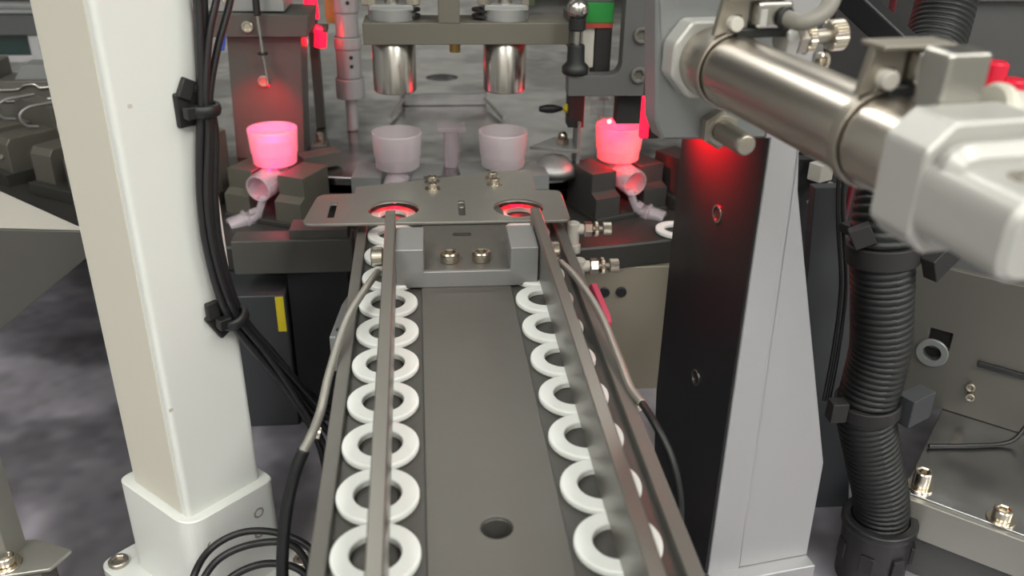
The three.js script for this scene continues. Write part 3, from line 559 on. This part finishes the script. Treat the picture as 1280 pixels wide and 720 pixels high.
// right base plate with standing plate
{
  const ang = -Math.atan2(32, 38), c = [224, 0, -283];
  const t = thing('steel_base', 'thick steel base plate with two screws along its front edge at lower right', 'plate', c, { local: true, ry: ang });
  part(t, 'plate', M.mirror, box(-24, 130, 0, 20, -150, 0.4, 0.6)); part(t, 'riser', M.greyPaint, box(-20, 130, -24, -0.1, -150, -2, 0.6)); part(t, 'front_bar', M.plate, [box(-22, 130, 0, 19.2, 0.3, 3.6, 0.5)]);
  for (const [x, z] of [[-18.5, -7.4], [15, -4.6]]) part(t, 'socket_screw', M.nickel, [...screw([x, 20.8, z], [0, 1, 0], 4, x < 0 ? 8 : 5), washerRing([x, 20, z], [0, 1, 0], 6)]);
  const s = thing('standing_plate', 'upright grey plate with a square and a round opening at right', 'plate', c, { local: true, ry: ang });
  const hs = poly([[-60, 20.2], [120, 20.2], [120, 96], [-60, 96]], 0.5, [hole(-35, 50, 4.4), slot(-38.6, -28, 53, 63, 0.5)]);
  part(s, 'plate', M.anodised, extZ(hs, -84, -80, 0.3)); part(s, 'ring', M.aluGrey, ring([-35, 50, -80.2], [0, 0, 1], 4.4, 7.6, 1.6, 0.3)); part(s, 'backing', M.blackMatte, box(-46, -20, 40, 68, -88, -84.4)); part(s, 'clip', M.black, [box(-14, 10, 50, 53, -80.1, -78, 0.4)]);
  for (const [x, y] of [[-14, 38], [-13, 32.6]]) part(s, 'bolt', M.nickelDull, screw([x, y, -80], [0, 0, 1], 2.2, 3));
  const w = thing('black_wire', 'thin dark wire lying on the steel base at right', 'wire', c, { local: true, ry: ang }); part(w, 'wire', M.black, tube([[-22, 21.5, -40], [-6, 21.5, -52], [10, 23, -66], [16, 34, -74], [30, 44, -77]], 1.1, 40, 8));
}
// ---------------------------------------------------------------- press unit above the cups
{
  const t = thing('press_unit', 'olive grey cross bar carrying two chrome press cylinders above the cups', 'press', [15, 152, -503]);
  part(t, 'cross_bar', M.barOlive, box(-36.5, 75, 180, 191.5, -516, -489, 0.5));
  part(t, 'press_cylinder', M.chrome, lathe([[0, 0], [11.2, 0], [12, 0.8], [12, 29], [0, 29]], [-21, 152, -503], [0, 1, 0], 48)); part(t, 'press_cylinder', M.chrome, lathe([[0, 0], [11.2, 0], [12, 0.8], [12, 29], [0, 29]], [41, 152, -503], [0, 1, 0], 48));
  for (const x of [-21, 41]) {
    part(t, 'collar', M.satin, [rod([x, 191.4, -503], [x, 198, -503], 13), box(x - 12, x + 12, 197, 200, -512, -494)]); part(t, 'piston_rod', M.chrome, rod([x, 198, -503], [x, 260, -503], 4));
    for (const s of [-1, 1]) part(t, 'nut', M.nickel, [prism([x + s * 12, 199.8, -497], [x + s * 12, 204, -497], 7, 6), rod([x + s * 12, 203, -497], [x + s * 12, 214, -497], 2)]);
  }
  part(t, 'hanger', M.barOlive, box(4, 15.5, 191.3, 300, -504, -488.6, 0.5));
  part(t, 'end_block', M.anodisedDark, box(74.6, 84, 178, 196, -512, -492, 0.5));
  part(t, 'stop_screw', M.brass, rod([13, 174, -500], [13, 180.4, -500], 3));
  for (const s of [-13, 30]) for (const y of [193.5, 196.8]) part(t, 'spring_washer', M.blackMatte, ring([s, y - 1, -503], [0, 1, 0], 3, 7.5, 1.4, 0.2));
}
// ---------------------------------------------------------------- left rear block with fibre sensor
{
  const t = thing('sensor_column', 'tall grey column with two socket screws behind the pink cup', 'column', [-105, 60, -575]);
  part(t, 'column', M.anodisedDark, [extZ(poly([[-127, 94.4], [-84, 94.4], [-79.5, 171], [-124, 171]], 0.4), -592, -562)]);
  part(t, 'head', M.anodisedDark, extZ(poly([[-136, 172], [-75, 172], [-73, 184.5], [-140, 186]], 0.4), -600, -556));
  part(t, 'top_bar', M.satin, box(-150, -88, 186, 199, -600, -562, 0.5));
  part(t, 'socket_screw', M.nickel, screw([-109.5, 178.4, -556], [0, 0, 1], 3.6, 2.2)); part(t, 'socket_screw', M.nickelDull, screw([-104.7, 144.3, -562], [0, 0, 1], 3.6, 2.2));
  part(t, 'socket_screw', M.nickel, screw([-121, 193, -562], [0, 0, 1], 2.4, 1.6)); part(t, 'socket_screw', M.nickel, screw([-134, 194, -562], [0, 0, 1], 2.4, 1.6));
  const f = thing('fibre_sensor', 'thin fibre optic sensor needle pointing down above the pink cup', 'sensor', [-100, 146, -548]);
  part(f, 'cable', M.black, tube([[-102, 230, -550], [-102, 205, -551], [-102, 186, -550]], 2.2, 20)); part(f, 'ferrule', M.chrome, rod([-102, 187, -550], [-101, 164, -549], 1)); part(f, 'collar', M.black, ring([-101, 163, -549], [0, 1, 0], 0.8, 3, 1.2, 0.2)); part(f, 'needle', M.chrome, rod([-101, 164, -549], [-99.5, 145, -548], 0.8)); part(f, 'tip', M.redGlow, rod([-99.5, 145, -548], [-99.4, 144, -548], 0.8));
  redSpot([-98, 146, -518], [-107, 120, -562], 0.016, 0.62);  // added spot with no fixture of its own, reddens the column face
  const s = thing('dial_clamp', 'small angled clamp plate lit red beside the column on the dial', 'clamp', [-75, 94, -545]);
  part(s, 'wedge', M.anodised, cbox([-72, 100, -541], 26, 9, 12, 0.55, 0, 0, 0.4)); part(s, 'screw', M.nickel, screw([-73, 104.4, -560], [0, 1, 0], 2.4, 7));
  part(s, 'post', M.anodisedDark, box(-78, -68, 94, 104.6, -566, -554));
}
// pillar, red indicator behind
{
  const t = thing('aluminium_pillar', 'round aluminium pillar of clamped sleeves at the back left', 'pillar', [-57, 94, -625]);
  for (const [y0, y1, r] of [[94.3, 118, 4], [118, 132, 10], [132, 152, 8.6], [152, 160, 9.4], [160, 176, 7.8], [176, 196, 8.4], [196, 230, 8.4]]) part(t, y0 < 100 ? 'shaft' : 'sleeve', M.aluminium, rod([-57 + (y0 - 150) * 0.01, y0, -625], [-57 + (y0 - 150) * 0.01, y1 - 0.3, -625], r, 0.5, 32));
  for (const y of [141, 147, 183, 189]) part(t, 'set_screw', M.black, rod([-55, y, -617.2], [-54.6, y, -616], 1.3));
  const q = thing('red_indicator', 'glowing red indicator lamp behind the grey column', 'lamp', [-80, 150, -625]);
  part(q, 'upper_lens', M.redGlow, [rod([-79, 172, -622], [-80, 190, -622], 4.6), rod([-78, 166, -620], [-73, 164, -620], 3)]); part(q, 'lower_lens', M.redGlow, rod([-75, 154, -618], [-74, 164, -618], 4.2)); part(q, 'bracket', M.anodisedDark, [box(-80, -70, 163, 167, -632, -618), box(-84, -78, 94.3, 170, -640, -630)]); part(q, 'holder', M.brass, box(-71, -61, 168, 200, -640, -628));
  redLamp([-76, 160, -606], 0.001);
}
// middle of the dial
{
  const t = thing('hub_plate', 'polished raised hub plate with an oval hole in the middle of the dial', 'plate', [8, 94, -740]);
  part(t, 'plate', M.mirror, extY(poly([[-24, -690], [42, -690], [48, -800], [-30, -800]], 3, [hole(8, -745, 14)]), 94.4, 104, 0.5, 32)); part(t, 'strut', M.satin, [rod([-24, 99, -690], [-32, 97, -640], 1.4), rod([42, 99, -690], [52, 97, -640], 1.4)]);
  const u = thing('hub_bolt', 'small clear bottle-like post standing on the dial between the middle cups', 'post', [11, 94, -545]);
  part(u, 'stem', M.clear, rod([11, 94.4, -540], [11, 118, -540], 5)); part(u, 'top', M.clear, box(2, 20, 117.8, 121, -548, -534));
}
// right: stop unit and green block on the L bracket
{
  const t = thing('l_bracket', 'dark grey L-shaped bracket plate with two bolts above the red cup', 'bracket', [95, 156, -474]);
  part(t, 'plate', M.lGrey, extZ(poly([[73, 156.2], [132, 156], [132, 240], [101.3, 240], [101.3, 167.2], [72.6, 167.2]], [0.3, 0.3, 0.3, 0.3, 7, 0.3]), -480, -470, 0.2));
  for (const y of [167.5, 188.5]) part(t, 'bolt', M.anodised, screw([110.6, y, -470.4], [0, 0, 1], 4.4, 2.4));
  const s = thing('bumper_stop', 'black rubber bumper on a chrome stem standing on the L-shaped bracket', 'stop', [76.6, 167, -472]);
  part(s, 'bumper', M.rubber, lathe([[0, 0], [6.6, 0], [7.2, 1], [7.2, 4], [4.8, 6.4], [4.6, 15], [3.8, 15.6], [0, 15.6]], [77, 167.3, -475], [0, 1, 0], 28)); part(s, 'stem', M.chrome, rod([77, 182, -475], [77, 196, -475], 1.8)); part(s, 'collar', M.black, rod([77, 190, -475], [77, 197, -475], 4.6, 0.8)); part(s, 'dome', M.chrome, lathe([[0, 10], [3.5, 9], [5.6, 6], [6, 3], [4.6, 0], [0, 0]], [77, 197, -475], [0, 1, 0], 28));
  const g = thing('green_block', 'grey block with a green band and red stripe behind the bumper', 'block', [90, 168, -492]);
  part(g, 'body', M.greyPaint, box(80, 98, 203, 240, -500, -484)); part(g, 'green_band', M.green, box(80, 98, 192.5, 203, -500, -483.6, 0.3)); part(g, 'red_stripe', M.redStripe, box(80, 98, 189.6, 192.6, -500, -484, 0.2)); part(g, 'lower_post', M.blackMatte, box(89, 98, 156, 189.8, -500, -485)); part(g, 'white_post', M.whiteGrey, box(82, 88.6, 168, 189.8, -500, -486));
  const d = thing('sensor_block', 'dark square sensor block shining red light into the right cup', 'sensor', [113, 128, -492]);
  part(d, 'body', M.blackMatte, box(102.5, 117, 137.5, 156, -490, -480, 0.6)); part(d, 'clear_holder', M.glass, [rod([93, 140, -488], [93, 156, -488], 4), box(88, 100, 150, 155, -494, -484, 0.6)]); part(d, 'lens', M.redHot, lathe([[0, 0], [1.1, 0.2], [1.4, 1.6], [0.6, 3], [0.01, 3.2]], [98.6, 138.6, -482], [0, 0.3, 1], 16));
  redSpot([99, 138, -486], [111, 116, -511], 0.09, 0.55); redLamp([112, 123, -513], 0.012);  // the point light is added inside the cup to make it glow
  const y = thing('yellow_button', 'black switch with a yellow button and dark pin left of the red cup', 'switch', [84, 128, -522]);
  part(y, 'body', M.blackMatte, box(80.5, 90, 126, 156, -526, -514)); part(y, 'button', M.yellow, lathe([[0, 0], [2.8, 0], [2.8, 1.2], [1.6, 2.6], [0.01, 2.8]], [80.6, 136.6, -519], [-1, 0, 0], 20)); part(y, 'pin', M.rubber, lathe([[0, 0], [1.6, 0.5], [2.6, 5], [2.6, 9], [1.2, 14], [0, 15]], [63, 136.4, -519], [1, 0, 0], 20));
  const k = thing('corner_bracket', 'small grey corner bracket with a dome nut left of the red cup', 'bracket', [78, 94, -520]);
  part(k, 'bracket', M.aluGrey, [box(86.2, 88.2, 94, 130, -530, -512, 0.2), extY(poly([[58, -520], [87, -510], [87, -536], [76, -540]], 0.5), 111, 113, 0.2)]); part(k, 'nut', M.nickel, [prism([79, 113, -524], [79, 117, -524], 7, 6), lathe([[0, 4], [2, 3.6], [3, 2], [3, 0], [0, 0]], [79, 117, -524], [0, 1, 0], 20)]); part(k, 'dome', M.satin, lathe([[0, 12], [8, 10], [13, 5], [15, 0], [0, 0]], [73, 97, -516], [0, 1, 0], 32));
}
// red light in the shade of the upright
{
  const t = thing('red_strip_lamp', 'red strip lamp behind the mounting plate lighting the upright', 'lamp', [100, 186, -345]);
  part(t, 'lens', M.redGlow, box(80.5, 84, 174, 190.5, -334, -331, 0.6)); part(t, 'housing', M.black, box(82.5, 89, 173, 205, -340, -334)); part(t, 'arm', M.black, box(86, 108, 186, 190, -346, -339.5));
  redSpot([84, 199, -308], [107, 190, -306], 0.26, 1.0);
}
// upper right background
{
  const t = thing('cabinet_panel', 'dark grey equipment panel in the upper right background', 'cabinet', [330, 0, -475]);
  part(t, 'panel', M.greyPaint, [box(272, 500, -24, 206, -486, -472, 1), box(272, 500, 206, 208, -486, -468, 0.4)]); part(t, 'side', M.blackMatte, box(215, 271.6, -24, 250, -478, -470));
  const r = thing('red_fitting', 'bright red push-in fitting with a black base at the upper right edge', 'fitting', [330, 130, -445]);
  part(r, 'body', M.redPlastic, rod([300, 160, -452], [300, 178, -452], 7, 1.5)); part(r, 'base', M.black, box(292, 322, 146, 160.4, -466, -440)); part(r, 'tube_end', M.chrome, rod([288, 154, -444], [288, 168, -444], 2));
  const r2 = copy(r, [342, 121, -443], 'second red push-in fitting cut off by the right edge of the picture');
  single('black_rod', 'long black square rod slanting down behind the air cylinder', 'rod', [150, 240, -345], M.blackPlate, (() => { const a = V([148, 236, -342]), b = V([196, 196, -322]), d = b.clone().sub(a); return along(new RoundedBoxGeometry(10, d.length(), 8, 2, 1), a.clone().add(b).multiplyScalar(0.5).toArray(), d.toArray()); })());
  single('red_rope', 'thin dark red cord hanging beside the upper hose', 'cord', [205, 240, -390], M.darkRed, tube([[206, 250, -395], [206, 215, -394], [205, 180, -392], [202, 120, -392], [200, -23, -392]], 1.6, 30, 8));
}
// upper left background
{
  const t = thing('rail_frame', 'grey machine rail with a dark screen under it in the upper left corner', 'frame', [-400, 0, -760]);
  part(t, 'rail', M.greyPaint, box(-520, -328, 129, 147, -816, -800, 1)); part(t, 'lip', M.aluGrey, [box(-520, -330, 147, 150, -818, -798, 0.8), box(-520, -330, 150, 154, -818, -806, 0.8)]);
  part(t, 'screen', M.screen, box(-520, -343, 112, 128.8, -812, -806)); part(t, 'screen_frame', M.aluminium, [box(-342.6, -334, 104, 129, -814, -802, 0.6), box(-520, -341, 106, 111.6, -816, -802, 0.6)]); part(t, 'leg', M.slate, box(-410, -380, 75.4, 130, -830, -818));
  single('curved_guard', 'pale curved guard piece at the left edge behind the chute', 'guard', [-262, 80, -505], M.castGrey, lathe([[14, 0], [16, 0], [22, 30], [20, 30], [14, 0]], [-268, 86, -478], [0, 1, 0], 36));
  const b = thing('machine_backdrop', 'dark machine housing far behind the dial', 'machine', [0, 0, -1300]);
  part(b, 'housing', M.greyPaint, [box(-700, 120, -24, 130, -1700, -1500, 3), box(150, 700, -24, 180, -1750, -1460, 3)]); part(b, 'door', M.slate, box(-300, 60, 10, 110, -1499.5, -1495, 1));
}
{
  const o = thing('added_overhead_plate', 'added dark plate above the dial, out of view, put there for the disc to reflect', 'plate', [0, 420, -900]);  // plate and blocks added out of view to give the disc dark reflections
  part(o, 'plate', M.greyPaint, box(-600, 600, 420, 440, -1500, -640, 2)); part(o, 'column', M.slate, [box(-560, -520, -24, 440, -1000, -960), box(560, 600, -24, 440, -1000, -960)]);
  [[-200, -760, 60, 150], [-60, -700, 50, 90], [90, -820, 80, 170], [200, -720, 40, 120], [-120, -980, 90, 200], [60, -1100, 70, 130], [230, -1020, 60, 160]].forEach(([x, z, w, h], i) => part(o, 'added_hanging_block', [M.slate, M.aluGrey, M.castGrey][i % 3], box(x - w / 2, x + w / 2, 420 - h - 60, 420, z - w / 2, z + w / 2, 2)));
}
renderer.render(scene, camera);
